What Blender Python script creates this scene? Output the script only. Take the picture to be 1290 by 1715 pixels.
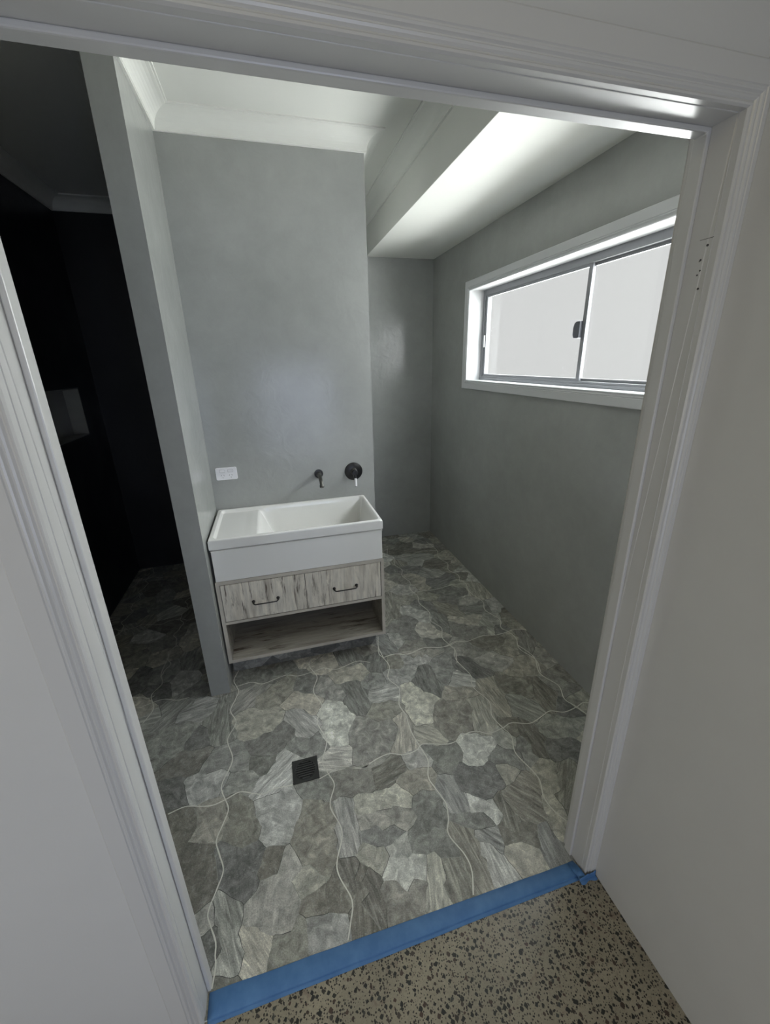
import bpy, bmesh, math, random
from mathutils import Vector, Matrix, noise

for o in list(bpy.data.objects):
    bpy.data.objects.remove(o)
S = bpy.context.scene
C = S.collection
PI = math.pi

# ------------------------------------------------------------------ camera
YAW, PITCH, ROLL = -0.2612, -0.3307, 0.0233
cam_d = bpy.data.cameras.new('camera')
cam = bpy.data.objects.new('camera', cam_d); C.objects.link(cam)
Rm = (Matrix.Rotation(YAW, 3, 'Z') @ Matrix.Rotation(PITCH, 3, 'X') @ Matrix.Rotation(ROLL, 3, 'Y'))
r_, f_, u_ = Rm.col[0], Rm.col[1], Rm.col[2]
m = Matrix((r_, u_, -f_)).transposed().to_4x4()
m.translation = Vector((0.3399, -0.6961, 1.6624))
cam.matrix_world = m
cam_d.sensor_fit = 'VERTICAL'; cam_d.sensor_height = 36.0
cam_d.lens = 676.7075 / 1715 * 36
cam_d.shift_y = -20.29 / 1715
cam_d.clip_start = 0.02
S.camera = cam

# ------------------------------------------------------------------ world and light
SKY_HORIZON, SKY_ZENITH, GROUND = 0.70, 4.0, 3.5
w = bpy.data.worlds.new('sky'); S.world = w; w.use_nodes = True
nt = w.node_tree; nt.nodes.clear()
out = nt.nodes.new('ShaderNodeOutputWorld'); bg = nt.nodes.new('ShaderNodeBackground')
tc = nt.nodes.new('ShaderNodeTexCoord'); sx = nt.nodes.new('ShaderNodeSeparateXYZ')
nt.links.new(tc.outputs['Generated'], sx.inputs[0])
rp = nt.nodes.new('ShaderNodeMapRange'); rp.inputs['From Min'].default_value = -1; rp.inputs['From Max'].default_value = 1
nt.links.new(sx.outputs['Z'], rp.inputs['Value'])
cr = nt.nodes.new('ShaderNodeValToRGB')
nt.links.new(rp.outputs[0], cr.inputs[0])
cr.color_ramp.elements[0].position = 0.0
e = cr.color_ramp.elements
def setel(el, pos, v, tint=(1, 1, 1)):
    el.position = pos; el.color = (v * tint[0], v * tint[1], v * tint[2], 1)
COOL = (0.93, 0.99, 1.06); WARM = (1.02, 1.0, 0.93)
setel(e[0], 0.0, GROUND, WARM)
setel(e[1], 1.0, SKY_ZENITH, COOL)
setel(e.new(0.36), 0.36, GROUND, WARM)
setel(e.new(0.44), 0.44, SKY_HORIZON)
setel(e.new(0.66), 0.66, SKY_HORIZON)
setel(e.new(0.76), 0.76, SKY_ZENITH, COOL)
nt.links.new(cr.outputs[0], bg.inputs['Color']); bg.inputs['Strength'].default_value = 1.0
nt.links.new(bg.outputs[0], out.inputs[0])

def area(name, loc, rot, sx_, sy_, power, col):
    l = bpy.data.lights.new(name, 'AREA'); l.shape = 'RECTANGLE'; l.size = sx_; l.size_y = sy_
    l.energy = power; l.color = col
    o = bpy.data.objects.new(name, l); C.objects.link(o); o.location = loc; o.rotation_euler = rot
    return o
# soft hazy sun standing low outside the bathroom window
def sun(name, direction, angle, power, col):
    l = bpy.data.lights.new(name, 'SUN'); l.angle = math.radians(angle); l.energy = power; l.color = col
    o = bpy.data.objects.new(name, l); C.objects.link(o)
    o.rotation_euler = Vector(direction).to_track_quat('-Z', 'Y').to_euler(); o.location = (4, 1, 3)
    return o
sun('hazy_sun', (-1.0, 0.0, -0.22), 144, 29.0, (0.98, 1.0, 1.01))
# cool fill added behind the camera for the left jamb; warm ceiling panel
hd = area('hall_cool_fill', (0.75, -2.7, 0.95), (math.radians(88), 0, math.radians(24)), 1.4, 1.4, 11.5, (0.78, 0.89, 1.20))
hd.data.spread = math.radians(130)
area('hall_side_fill', (-2.5, -1.7, 1.0), (math.radians(90), 0, math.radians(-90)), 1.4, 1.3, 16.0, (1.0, 0.97, 0.90))  # neutral fill added at the left to brighten the right hall wall
area('hall_ceiling_light', (0.15, -1.25, 2.66), (0, 0, 0), 0.5, 0.5, 3.8, (1.0, 0.84, 0.42))

S.view_settings.view_transform = 'Standard'
S.view_settings.look = 'None'
S.view_settings.gamma = 1.0
S.view_settings.use_curve_mapping = False
S.view_settings.exposure = 0.0

# ------------------------------------------------------------------ dimensions
XL, XR, YF = -0.92, 1.769, 2.8958          # bathroom side walls and far wall
YV, XV = 1.7067, 0.915                     # vanity wall plane and its right hand end
XN0, XN1, YN = -0.1354, -0.0399, 1.1871    # partition faces and front end
ZC, ZB, XB = 2.7209, 2.4564, 1.1906        # ceiling, lowered ceiling, bulkhead face
XH, YW = 1.2315, 0.09                      # hall side wall, door wall thickness
HF = -0.006                                # hall floor level
VX0, VX1, VY = -0.0317, 0.8438, 1.2471     # vanity

# ------------------------------------------------------------------ helpers
def new_mat(name):
    mt = bpy.data.materials.new(name); mt.use_nodes = True
    nt = mt.node_tree; nt.nodes.clear()
    o = nt.nodes.new('ShaderNodeOutputMaterial'); b = nt.nodes.new('ShaderNodeBsdfPrincipled')
    nt.links.new(b.outputs[0], o.inputs[0])
    return mt, nt, b
def N(nt, t, **kw):
    n = nt.nodes.new(t)
    for k, v in kw.items():
        if k in n.inputs: n.inputs[k].default_value = v
        else: setattr(n, k, v)
    return n
def ramp(nt, src, stops, interp='LINEAR'):
    r = nt.nodes.new('ShaderNodeValToRGB'); r.color_ramp.interpolation = interp
    el = r.color_ramp.elements
    for i, (p, c) in enumerate(stops):
        if not isinstance(c, tuple): c = (c, c, c)
        x = el[i] if i < 2 else el.new(p)
        x.position = p; x.color = (c[0], c[1], c[2], 1)
    nt.links.new(src, r.inputs[0])
    return r.outputs[0]
def mix(nt, a, b, f, mode='MIX'):
    n = nt.nodes.new('ShaderNodeMix'); n.data_type = 'RGBA'; n.blend_type = mode
    for i, v in ((0, f), (6, a), (7, b)):
        if hasattr(v, 'links'): nt.links.new(v, n.inputs[i])
        elif i == 0: n.inputs[0].default_value = v
        else: n.inputs[i].default_value = (v[0], v[1], v[2], 1)
    return n.outputs[2]
def coords(nt, scale=(1, 1, 1), rot=(0, 0, 0)):
    t = nt.nodes.new('ShaderNodeTexCoord'); mp = nt.nodes.new('ShaderNodeMapping')
    mp.inputs['Scale'].default_value = scale; mp.inputs['Rotation'].default_value = rot
    nt.links.new(t.outputs['Object'], mp.inputs[0]); return mp.outputs[0]
def tex(nt, vec, scale, detail=4, rough=0.5, dist=0.0):
    n = N(nt, 'ShaderNodeTexNoise', Scale=scale, Detail=detail, Roughness=rough, Distortion=dist)
    nt.links.new(vec, n.inputs['Vector']); return n.outputs['Fac']
def bump(nt, b, h, strength=0.2, dist=0.002):
    n = N(nt, 'ShaderNodeBump', Strength=strength, Distance=dist)
    nt.links.new(h, n.inputs['Height']); nt.links.new(n.outputs[0], b.inputs['Normal'])

def plain(name, col, rough=0.5, metal=0.0, spec=0.5, coat=0.0, var=0.0, bmp=0.0, bscale=60):
    mt, nt, b = new_mat(name)
    b.inputs['Roughness'].default_value = rough; b.inputs['Metallic'].default_value = metal
    b.inputs['Specular IOR Level'].default_value = spec
    if coat: b.inputs['Coat Weight'].default_value = coat; b.inputs['Coat Roughness'].default_value = 0.08
    v = coords(nt)
    n = tex(nt, v, 6, 3)
    lo = tuple(c * (1 - var) for c in col); hi = tuple(min(1, c * (1 + var)) for c in col)
    nt.links.new(ramp(nt, n, [(0.3, lo), (0.7, hi)]), b.inputs['Base Color'])
    if bmp: bump(nt, b, tex(nt, v, bscale, 3), bmp, 0.001)
    return mt

def plaster(name, col, dark=0.88, r0=0.30, r1=0.45):
    """polished trowelled cement render"""
    mt, nt, b = new_mat(name)
    v = coords(nt)
    a = tex(nt, v, 1.8, 3, 0.5, 0.2)
    c = tex(nt, v, 11, 6, 0.7, 0.3)
    base = ramp(nt, a, [(0.3, tuple(x * dark for x in col)), (0.7, tuple(x * 1.08 for x in col))])
    fine = ramp(nt, c, [(0.3, 0.93), (0.7, 1.06)])
    nt.links.new(mix(nt, base, fine, 0.7, 'MULTIPLY'), b.inputs['Base Color'])
    d = tex(nt, v, 2.6, 2, 0.5, 0.3)
    rr = ramp(nt, d, [(0.36, r0), (0.50, (r0 + r1) * 0.5), (0.68, r1)])
    nt.links.new(rr, b.inputs['Roughness'])
    b.inputs['Specular IOR Level'].default_value = 0.5
    bump(nt, b, tex(nt, v, 9, 4, 0.5, 2.0), 0.42, 0.0030)
    return mt

M = {}
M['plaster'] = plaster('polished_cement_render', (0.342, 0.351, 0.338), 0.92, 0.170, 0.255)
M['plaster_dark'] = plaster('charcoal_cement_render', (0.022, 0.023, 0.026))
M['ceiling'] = plain('ceiling_paint', (0.74, 0.75, 0.71), 0.7, var=0.01)
M['cornice'] = plain('cornice_paint', (0.76, 0.77, 0.73), 0.55, var=0.01)
M['hall_wall'] = plain('hall_wall_paint', (0.62, 0.62, 0.60), 0.5, var=0.015, bmp=0.15, bscale=220)
M['gloss_trim'] = plain('gloss_trim_paint', (0.60, 0.60, 0.585), 0.28, spec=0.5, var=0.0)
M['window_trim'] = plain('window_trim_paint', (0.62, 0.63, 0.64), 0.28, var=0.01)
M['aluminium'] = plain('grey_aluminium', (0.24, 0.245, 0.26), 0.45, metal=0.2, var=0.02)
M['dark_plastic'] = plain('grey_plastic', (0.10, 0.105, 0.12), 0.4)
M['pale_plastic'] = plain('pale_plastic', (0.7, 0.7, 0.7), 0.4)
M['ceramic'] = plain('white_fireclay', (0.80, 0.80, 0.78), 0.12, coat=0.5, var=0.008)
M['outlet'] = plain('outlet_plastic', (0.83, 0.83, 0.86), 0.3, var=0.0)
M['surround'] = plain('outlet_recess', (0.48, 0.48, 0.50), 0.5)
M['slot'] = plain('slot_shadow', (0.05, 0.05, 0.05), 0.6)
M['black'] = plain('matt_black', (0.012, 0.012, 0.013), 0.35, var=0.1)
M['gunmetal'] = plain('gunmetal', (0.10, 0.098, 0.09), 0.33, metal=0.8, var=0.1)
M['bronze'] = plain('dark_bronze', (0.035, 0.032, 0.03), 0.42, metal=0.5, var=0.2)
M['lever_white'] = plain('white_lever', (0.8, 0.8, 0.8), 0.25)
M['grate'] = plain('drain_black', (0.046, 0.048, 0.046), 0.42, metal=0.3, var=0.15)
M['slat'] = plain('drain_slat_black', (0.075, 0.078, 0.076), 0.4, metal=0.3)
M['pit'] = plain('pit_black', (0.004, 0.004, 0.005), 0.7)
M['edge_band'] = plain('edge_banding', (0.50, 0.47, 0.41), 0.5, var=0.10)

def tape_mat():
    mt, nt, b = new_mat('blue_masking_tape')
    v = coords(nt)
    c = ramp(nt, tex(nt, v, 14, 4, 0.6), [(0.35, (0.06, 0.165, 0.36)), (0.7, (0.095, 0.225, 0.44))])
    nt.links.new(c, b.inputs['Base Color']); b.inputs['Roughness'].default_value = 0.6
    bump(nt, b, tex(nt, v, 90, 3), 0.35, 0.001)
    return mt
M['tape'] = tape_mat()

def timber(name, axis, dens=0.5, gain=1.0):
    """white washed distressed timber laminate, grain running along the given axis"""
    mt, nt, b = new_mat(name)
    sc = [14, 14, 14]; sc[axis] = 2.0
    v = coords(nt, tuple(sc))
    n1 = tex(nt, v, 1.7, 6, 0.68, 0.5)
    sc2 = [60, 60, 60]; sc2[axis] = 5
    v2 = coords(nt, tuple(sc2)); n2 = tex(nt, v2, 1.0, 5, 0.7, 0.3)
    patch = tex(nt, coords(nt), 3.6, 3, 0.6)
    pm = ramp(nt, patch, [(0.38, 0.0), (0.60, 1.0)])
    pale = ramp(nt, n2, [(0.3, (0.52 * gain, 0.495 * gain, 0.44 * gain)), (0.7, (0.84 * gain, 0.79 * gain, 0.68 * gain))])
    st = ramp(nt, n1, [(dens + 0.03, 0.0), (dens + 0.13, 1.0)])
    fl = ramp(nt, n2, [(0.46, 0.0), (0.60, 1.0)])
    k = mix(nt, st, fl, 1.0, 'MULTIPLY')
    k = mix(nt, k, pm, 0.45, 'MULTIPLY')
    k2 = ramp(nt, tex(nt, coords(nt, tuple(x * 1.4 for x in sc)), 1.0, 4, 0.6, 0.3), [(0.50, 0.0), (0.72, 0.55)])
    c = mix(nt, pale, (0.25 * gain, 0.20 * gain, 0.145 * gain), k2)
    c = mix(nt, c, (0.060, 0.040, 0.026), k)
    nt.links.new(c, b.inputs['Base Color']); b.inputs['Roughness'].default_value = 0.5
    bump(nt, b, n2, 0.15, 0.001)
    return mt
M['timber_v'] = timber('distressed_timber_upright', 2, 0.46)
M['timber_h'] = timber('distressed_timber_level', 0, 0.44, 0.60)

def stone_mat():
    mt, nt, b = new_mat('printed_stone_tile')
    at = nt.nodes.new('ShaderNodeAttribute'); at.attribute_name = 'stone'
    sp = nt.nodes.new('ShaderNodeSeparateColor'); nt.links.new(at.outputs['Color'], sp.inputs[0])
    tone, ang, rnd, kind = sp.outputs[0], sp.outputs[1], sp.outputs[2], at.outputs['Alpha']
    t = nt.nodes.new('ShaderNodeTexCoord')
    off = N(nt, 'ShaderNodeCombineXYZ'); ms = N(nt, 'ShaderNodeMath', operation='MULTIPLY'); ms.inputs[1].default_value = 37.0
    nt.links.new(rnd, ms.inputs[0]); nt.links.new(ms.outputs[0], off.inputs[0]); nt.links.new(ms.outputs[0], off.inputs[1])
    vr = nt.nodes.new('ShaderNodeVectorRotate'); vr.rotation_type = 'Z_AXIS'
    ma = N(nt, 'ShaderNodeMath', operation='MULTIPLY'); ma.inputs[1].default_value = PI
    nt.links.new(ang, ma.inputs[0]); nt.links.new(t.outputs['Object'], vr.inputs['Vector']); nt.links.new(ma.outputs[0], vr.inputs['Angle'])
    ad = N(nt, 'ShaderNodeVectorMath', operation='ADD'); nt.links.new(vr.outputs[0], ad.inputs[0]); nt.links.new(off.outputs[0], ad.inputs[1])
    def scaled(s):
        n = N(nt, 'ShaderNodeVectorMath', operation='MULTIPLY'); n.inputs[1].default_value = s
        nt.links.new(ad.outputs[0], n.inputs[0]); return n.outputs[0]
    streak = tex(nt, scaled((62, 9, 1)), 1.0, 6, 0.68, 0.9)
    mott = tex(nt, scaled((1, 1, 1)), 26, 6, 0.62, 0.8)
    big = tex(nt, scaled((1, 1, 1)), 7, 4, 0.6, 1.0)
    fine = tex(nt, t.outputs['Object'], 260, 3, 0.7)
    s_st = ramp(nt, streak, [(0.30, 0.38), (0.45, 0.80), (0.52, 1.0), (0.58, 1.25), (0.70, 1.9)])
    s_mo = ramp(nt, mott, [(0.30, 0.50), (0.45, 0.86), (0.55, 1.12), (0.70, 1.70)])
    s_bi = ramp(nt, big, [(0.3, 0.76), (0.7, 1.26)])
    s_fi = ramp(nt, fine, [(0.3, 0.66), (0.7, 1.36)])
    isst = N(nt, 'ShaderNodeMapRange'); nt.links.new(kind, isst.inputs['Value'])
    isst.inputs['From Min'].default_value = 0.0; isst.inputs['From Max'].default_value = 1.0
    isst.inputs['To Min'].default_value = 0.12; isst.inputs['To Max'].default_value = 0.9
    k = mix(nt, s_mo, s_st, isst.outputs[0])
    k = mix(nt, k, s_bi, 0.8, 'MULTIPLY'); k = mix(nt, k, s_fi, 0.9, 'MULTIPLY')
    # white chips on the rough stones
    vo = N(nt, 'ShaderNodeTexNoise', Scale=85.0, Detail=3.0, Roughness=0.7); nt.links.new(t.outputs['Object'], vo.inputs['Vector'])
    chips = ramp(nt, vo.outputs['Fac'], [(0.57, 0.0), (0.68, 0.5)])
    hue = ramp(nt, rnd, [(0.0, (0.97, 1.0, 0.97)), (0.35, (0.98, 1.0, 1.03)), (0.6, (1.04, 1.01, 0.94)), (1.0, (1.0, 1.01, 0.95))])
    g = N(nt, 'ShaderNodeMath', operation='POWER'); nt.links.new(tone, g.inputs[0]); g.inputs[1].default_value = 1.9
    col = mix(nt, hue, k, 1.0, 'MULTIPLY')
    cc = N(nt, 'ShaderNodeCombineColor')
    for i in range(3): nt.links.new(g.outputs[0], cc.inputs[i])
    col = mix(nt, col, cc.outputs[0], 1.0, 'MULTIPLY')
    gain = mix(nt, col, (1.55, 1.53, 1.41), 1.0, 'MULTIPLY')
    col = mix(nt, gain, (0.45, 0.46, 0.43), chips)
    nt.links.new(col, b.inputs['Base Color'])
    nt.links.new(ramp(nt, mott, [(0.3, 0.42), (0.7, 0.62)]), b.inputs['Roughness'])
    b.inputs['Specular IOR Level'].default_value = 0.35
    bump(nt, b, mix(nt, mott, streak, isst.outputs[0]), 0.35, 0.0025)
    return mt
M['stone'] = stone_mat()
def plinth_mat():
    mt, nt, b = new_mat('printed_stone_plinth')
    v = coords(nt)
    vo = N(nt, 'ShaderNodeTexVoronoi', Scale=8.0); nt.links.new(v, vo.inputs['Vector'])
    s_ = nt.nodes.new('ShaderNodeSeparateColor'); nt.links.new(vo.outputs['Color'], s_.inputs[0])
    c = ramp(nt, s_.outputs[0], [(0.0, (0.11, 0.112, 0.105)), (1.0, (0.30, 0.30, 0.275))])
    c = mix(nt, c, ramp(nt, tex(nt, v, 28, 6, 0.65, 1.0), [(0.3, 0.6), (0.7, 1.5)]), 1.0, 'MULTIPLY')
    nt.links.new(c, b.inputs['Base Color']); b.inputs['Roughness'].default_value = 0.5
    return mt
M['stone_plinth'] = plinth_mat()
M['grout'] = plain('pale_grout', (0.74, 0.74, 0.67), 0.85, var=0.12)
M['crack'] = plain('stone_joint', (0.085, 0.088, 0.080), 0.8, var=0.3)
M['joint_pale'] = plain('stone_joint_pale', (0.33, 0.335, 0.30), 0.8, var=0.2)

def concrete_mat():
    mt, nt, b = new_mat('polished_aggregate_concrete')
    v = coords(nt)
    wn = N(nt, 'ShaderNodeTexNoise', Scale=90.0, Detail=2.0); nt.links.new(v, wn.inputs['Vector'])
    sub = N(nt, 'ShaderNodeVectorMath', operation='MULTIPLY_ADD'); nt.links.new(wn.outputs['Color'], sub.inputs[0])
    sub.inputs[1].default_value = (0.008, 0.008, 0.0); nt.links.new(v, sub.inputs[2])
    def chips(scale, smin, smax, lo):
        vo = N(nt, 'ShaderNodeTexVoronoi', Scale=scale, Randomness=1.0); vo.voronoi_dimensions = '2D'
        vo.distance = 'MINKOWSKI'; vo.inputs['Exponent'].default_value = 1.2
        nt.links.new(sub.outputs[0], vo.inputs['Vector'])
        s = nt.nodes.new('ShaderNodeSeparateColor'); nt.links.new(vo.outputs['Color'], s.inputs[0])
        th = N(nt, 'ShaderNodeMapRange'); nt.links.new(s.outputs[0], th.inputs['Value'])
        th.inputs['From Min'].default_value = lo; th.inputs['From Max'].default_value = 1.0
        th.inputs['To Min'].default_value = smin; th.inputs['To Max'].default_value = smax
        lt = N(nt, 'ShaderNodeMath', operation='LESS_THAN'); nt.links.new(vo.outputs['Distance'], lt.inputs[0]); nt.links.new(th.outputs[0], lt.inputs[1])
        return lt.outputs[0], s
    a, sa = chips(68, 0.05, 0.46, 0.20)
    c, sc = chips(150, 0.05, 0.48, 0.35)
    g = tex(nt, v, 5, 5, 0.6); f = tex(nt, v, 160, 3, 0.7)
    base = ramp(nt, g, [(0.3, (0.235, 0.208, 0.150)), (0.7, (0.33, 0.29, 0.21))])
    base = mix(nt, base, ramp(nt, f, [(0.3, 0.82), (0.7, 1.15)]), 0.8, 'MULTIPLY')
    red = ramp(nt, tex(nt, v, 24, 3, 0.6, 1.0), [(0.58, 0.0), (0.70, 0.45)])
    base = mix(nt, base, (0.14, 0.085, 0.065), red)
    ch = ramp(nt, sa.outputs[1], [(0.0, (0.012, 0.013, 0.010)), (0.6, (0.022, 0.022, 0.016)), (0.85, (0.07, 0.04, 0.028)), (1.0, (0.045, 0.05, 0.042))])
    col = mix(nt, base, (0.03, 0.024, 0.018), c)
    col = mix(nt, col, ch, a)
    nt.links.new(col, b.inputs['Base Color']); b.inputs['Roughness'].default_value = 0.33
    return mt
M['concrete'] = concrete_mat()

def glass_mat():
    mt = bpy.data.materials.new('window_glass'); mt.use_nodes = True; nt = mt.node_tree; nt.nodes.clear()
    o = nt.nodes.new('ShaderNodeOutputMaterial'); mx = nt.nodes.new('ShaderNodeMixShader')
    tr = nt.nodes.new('ShaderNodeBsdfTransparent'); gl = nt.nodes.new('ShaderNodeBsdfGlossy')
    gl.inputs['Roughness'].default_value = 0.03; tr.inputs['Color'].default_value = (0.99, 1.0, 0.995, 1)
    mx.inputs[0].default_value = 0.04
    nt.links.new(tr.outputs[0], mx.inputs[1]); nt.links.new(gl.outputs[0], mx.inputs[2]); nt.links.new(mx.outputs[0], o.inputs[0])
    return mt
M['glass'] = glass_mat()

def obj(name, bm, mats, parent=None, smooth=False, kind=None, bev=0.0, seg=2):
    bmesh.ops.remove_doubles(bm, verts=bm.verts, dist=1e-6)
    bmesh.ops.recalc_face_normals(bm, faces=bm.faces)
    me = bpy.data.meshes.new(name); bm.to_mesh(me); bm.free()
    for mm in (mats if isinstance(mats, (list, tuple)) else [mats]): me.materials.append(M[mm])
    o = bpy.data.objects.new(name, me); C.objects.link(o)
    if parent: o.parent = parent
    if smooth:
        for p in me.polygons: p.use_smooth = True
        try: me.set_sharp_from_angle(angle=math.radians(38))
        except Exception: pass
    if bev:
        md = o.modifiers.new('bevel', 'BEVEL'); md.width = bev; md.segments = seg; md.limit_method = 'ANGLE'; md.angle_limit = math.radians(40)
    if kind: o['kind'] = kind
    return o
def tag(o, label, cat, group=None):
    o['label'] = label; o['category'] = cat
    if group: o['group'] = group
    return o
def thing(name, loc, label, cat, group=None):
    o = bpy.data.objects.new(name, None); C.objects.link(o); o.location = loc; o.empty_display_size = 0.1
    return tag(o, label, cat, group)
def box(bm, x0, x1, y0, y1, z0, z1, mi=0):
    v = [bm.verts.new((x, y, z)) for x in (x0, x1) for y in (y0, y1) for z in (z0, z1)]
    for q in ((0, 1, 3, 2), (4, 6, 7, 5), (0, 4, 5, 1), (2, 3, 7, 6), (0, 2, 6, 4), (1, 5, 7, 3)):
        f = bm.faces.new([v[i] for i in q]); f.material_index = mi
    return bm
def B(*boxes):
    bm = bmesh.new()
    for b in boxes: box(bm, *b)
    return bm
def struct(name, bm, mats, **k): return obj(name, bm, mats, kind='structure', **k)

def sweep(bm, path, prof, plane='XY', closed=False, side=1):
    """carry profile (offset, height) along a mitred polyline lying in XY, XZ or YZ;
       offset grows to the left of travel (times side), height along the remaining axis"""
    n = len(path); rings = []
    for i in range(n):
        p = Vector(path[i])
        if closed or 0 < i < n - 1:
            a = Vector(path[(i - 1) % n]); c = Vector(path[(i + 1) % n])
            d1 = (p - a).normalized(); d2 = (c - p).normalized()
        elif i == 0: d1 = d2 = (Vector(path[1]) - p).normalized()
        else: d1 = d2 = (p - Vector(path[i - 1])).normalized()
        n1 = Vector((-d1.y, d1.x)); n2 = Vector((-d2.y, d2.x))
        mt = (n1 + n2); mt = mt / max(1e-6, mt.dot(n1)) if mt.length > 1e-6 else n1
        ring = []
        for (o_, h) in prof:
            q = p + mt * (o_ * side)
            if plane == 'XY': co = (q.x, q.y, h)
            elif plane == 'XZ': co = (q.x, h, q.y)
            else: co = (h, q.x, q.y)
            ring.append(bm.verts.new(co))
        rings.append(ring)
    m_ = len(prof)
    for i in range(n if closed else n - 1):
        a, b = rings[i], rings[(i + 1) % n]
        for j in range(m_):
            k = (j + 1) % m_
            bm.faces.new((a[j], a[k], b[k], b[j]))
    if not closed:
        bm.faces.new(rings[0]); bm.faces.new(rings[-1][::-1])
    return bm

def tube(bm, pts, rad, seg=16, cap=True):
    rads = rad if isinstance(rad, (list, tuple)) else [rad] * len(pts)
    pts = [Vector(p) for p in pts]; rings = []
    up = None
    for i, p in enumerate(pts):
        d = (pts[min(i + 1, len(pts) - 1)] - pts[max(i - 1, 0)]).normalized()
        if up is None: up = d.orthogonal().normalized()
        up = (up - d * up.dot(d)).normalized(); s = d.cross(up)
        rings.append([bm.verts.new(p + (up * math.cos(t) + s * math.sin(t)) * rads[i]) for t in [2 * PI * k / seg for k in range(seg)]])
    for a, b in zip(rings, rings[1:]):
        for j in range(seg): bm.faces.new((a[j], a[(j + 1) % seg], b[(j + 1) % seg], b[j]))
    if cap: bm.faces.new(rings[0][::-1]); bm.faces.new(rings[-1])
    return bm

def lathe(bm, centre, axis, prof, seg=32):
    """profile of (radius, distance along axis)"""
    axis = Vector(axis).normalized(); u = axis.orthogonal().normalized(); v = axis.cross(u); c = Vector(centre)
    rings = []
    for r, h in prof:
        if r < 1e-6: rings.append([bm.verts.new(c + axis * h)])
        else: rings.append([bm.verts.new(c + axis * h + (u * math.cos(t) + v * math.sin(t)) * r) for t in [2 * PI * k / seg for k in range(seg)]])
    for a, b in zip(rings, rings[1:]):
        for j in range(seg):
            k = (j + 1) % seg
            if len(a) == 1 and len(b) == 1: continue
            if len(a) == 1: bm.faces.new((a[0], b[k], b[j]))
            elif len(b) == 1: bm.faces.new((a[j], a[k], b[0]))
            else: bm.faces.new((a[j], a[k], b[k], b[j]))
    return bm

# ------------------------------------------------------------------ room shell
WT = 0.12
NY0, NY1, NZ0, NZ1, ND = 1.95, 2.595, 1.222, 1.54, 0.09        # shower niche
WY0, WY1, WZ0, WZ1 = 0.17, 2.182, 1.515, 2.118                 # window opening

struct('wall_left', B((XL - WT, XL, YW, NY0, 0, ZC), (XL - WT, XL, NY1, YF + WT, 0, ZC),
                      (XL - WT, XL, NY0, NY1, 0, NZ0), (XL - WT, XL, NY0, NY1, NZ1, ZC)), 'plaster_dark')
struct('wall_right', B((XR, XR + WT + 0.05, YW, WY0 - 0.012, 0, ZB), (XR, XR + WT + 0.05, WY1 + 0.012, YF + WT, 0, ZB),
                       (XR, XR + WT + 0.05, WY0 - 0.012, WY1 + 0.012, 0, WZ0 - 0.012), (XR, XR + WT + 0.05, WY0 - 0.012, WY1 + 0.012, WZ1 + 0.012, ZB)), 'plaster')
struct('wall_back', B((XV - 0.10, XR, YF, YF + WT, 0, ZC)), 'plaster')
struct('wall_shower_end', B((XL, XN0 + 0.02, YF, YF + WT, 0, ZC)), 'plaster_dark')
struct('wall_partition', B((XN0, XN1, YN, YF, 0, ZC)), 'plaster')
struct('wall_vanity', B((XN1, XV, YV, YF, 0, ZC)), 'plaster')
struct('wall_front', B((-2.6, -0.0275, 0, YW, HF, ZC), (1.2085, XR + WT + 0.05, 0, YW, HF, ZC), (-0.0275, 1.2085, 0, YW, 2.0815, ZC)), 'hall_wall')
struct('wall_hall_right', B((XH, XH + 0.10, -3.0, 0, HF, ZC)), 'hall_wall')
struct('wall_hall_left', B((-2.7, -2.6, -3.0, YW, HF, ZC)), 'hall_wall')
struct('wall_hall_back', B((-2.7, XH + 0.10, -3.1, -3.0, HF, ZC)), 'hall_wall')
struct('ceiling', B((XL - WT, XR + WT + 0.05, YW, YF + WT, ZC, ZC + 0.1), (-2.7, XR + WT + 0.05, -3.1, YW, ZC, ZC + 0.1)), 'ceiling')
struct('ceiling_lowered', B((XB, XR + 0.02, YW, YF, ZB, ZC)), 'ceiling', bev=0.002)

# cove cornice running round the upper ceiling
KB = 2.6453; kd = ZC - KB; kw = 0.088
cove = [(0.0, KB), (0.010, KB), (0.010, KB + 0.006), (0.012, KB + 0.0075)]
for i in range(9):
    a = i / 8 * PI / 2
    cove.append((0.012 + (kw - 0.022) * (1 - math.cos(a)), KB + 0.0075 + (kd - 0.015) * math.sin(a)))
cove += [(kw - 0.008, ZC - 0.006), (kw, ZC - 0.006), (kw, ZC), (0.0, ZC)]
bm = bmesh.new()
loop = [(XN1, YN), (XN1, YV), (XV, YV), (XV, YF), (XB, YF), (XB, YW), (XL, YW), (XL, YF), (XN0, YF), (XN0, YN)]
sweep(bm, loop, cove, 'XY', closed=True, side=-1)
struct('trim_1', bm, 'cornice')

# ------------------------------------------------------------------ door opening: lining, stop, architrave
JX0, JX1, JZ = -0.0095, 1.1900, 2.0635
bm = B((JX0 - 0.018, JX0, 0.0, YW, HF, JZ + 0.018), (JX1, JX1 + 0.0185, 0.0, YW, HF, JZ + 0.018), (JX0, JX1, 0.0, YW, JZ, JZ + 0.018))
lin = struct('door_1', bm, 'gloss_trim', bev=0.0015)
st = 0.0097
bm = bmesh.new()
sweep(bm, [(JX0, 0.0), (JX0, JZ), (JX1, JZ), (JX1, 0.0)], [(0, 0.046), (st, 0.046), (st, 0.0745), (0, 0.0745)], 'XZ', side=-1)
obj('door_stop', bm, 'gloss_trim', lin, bev=0.0025)
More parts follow.
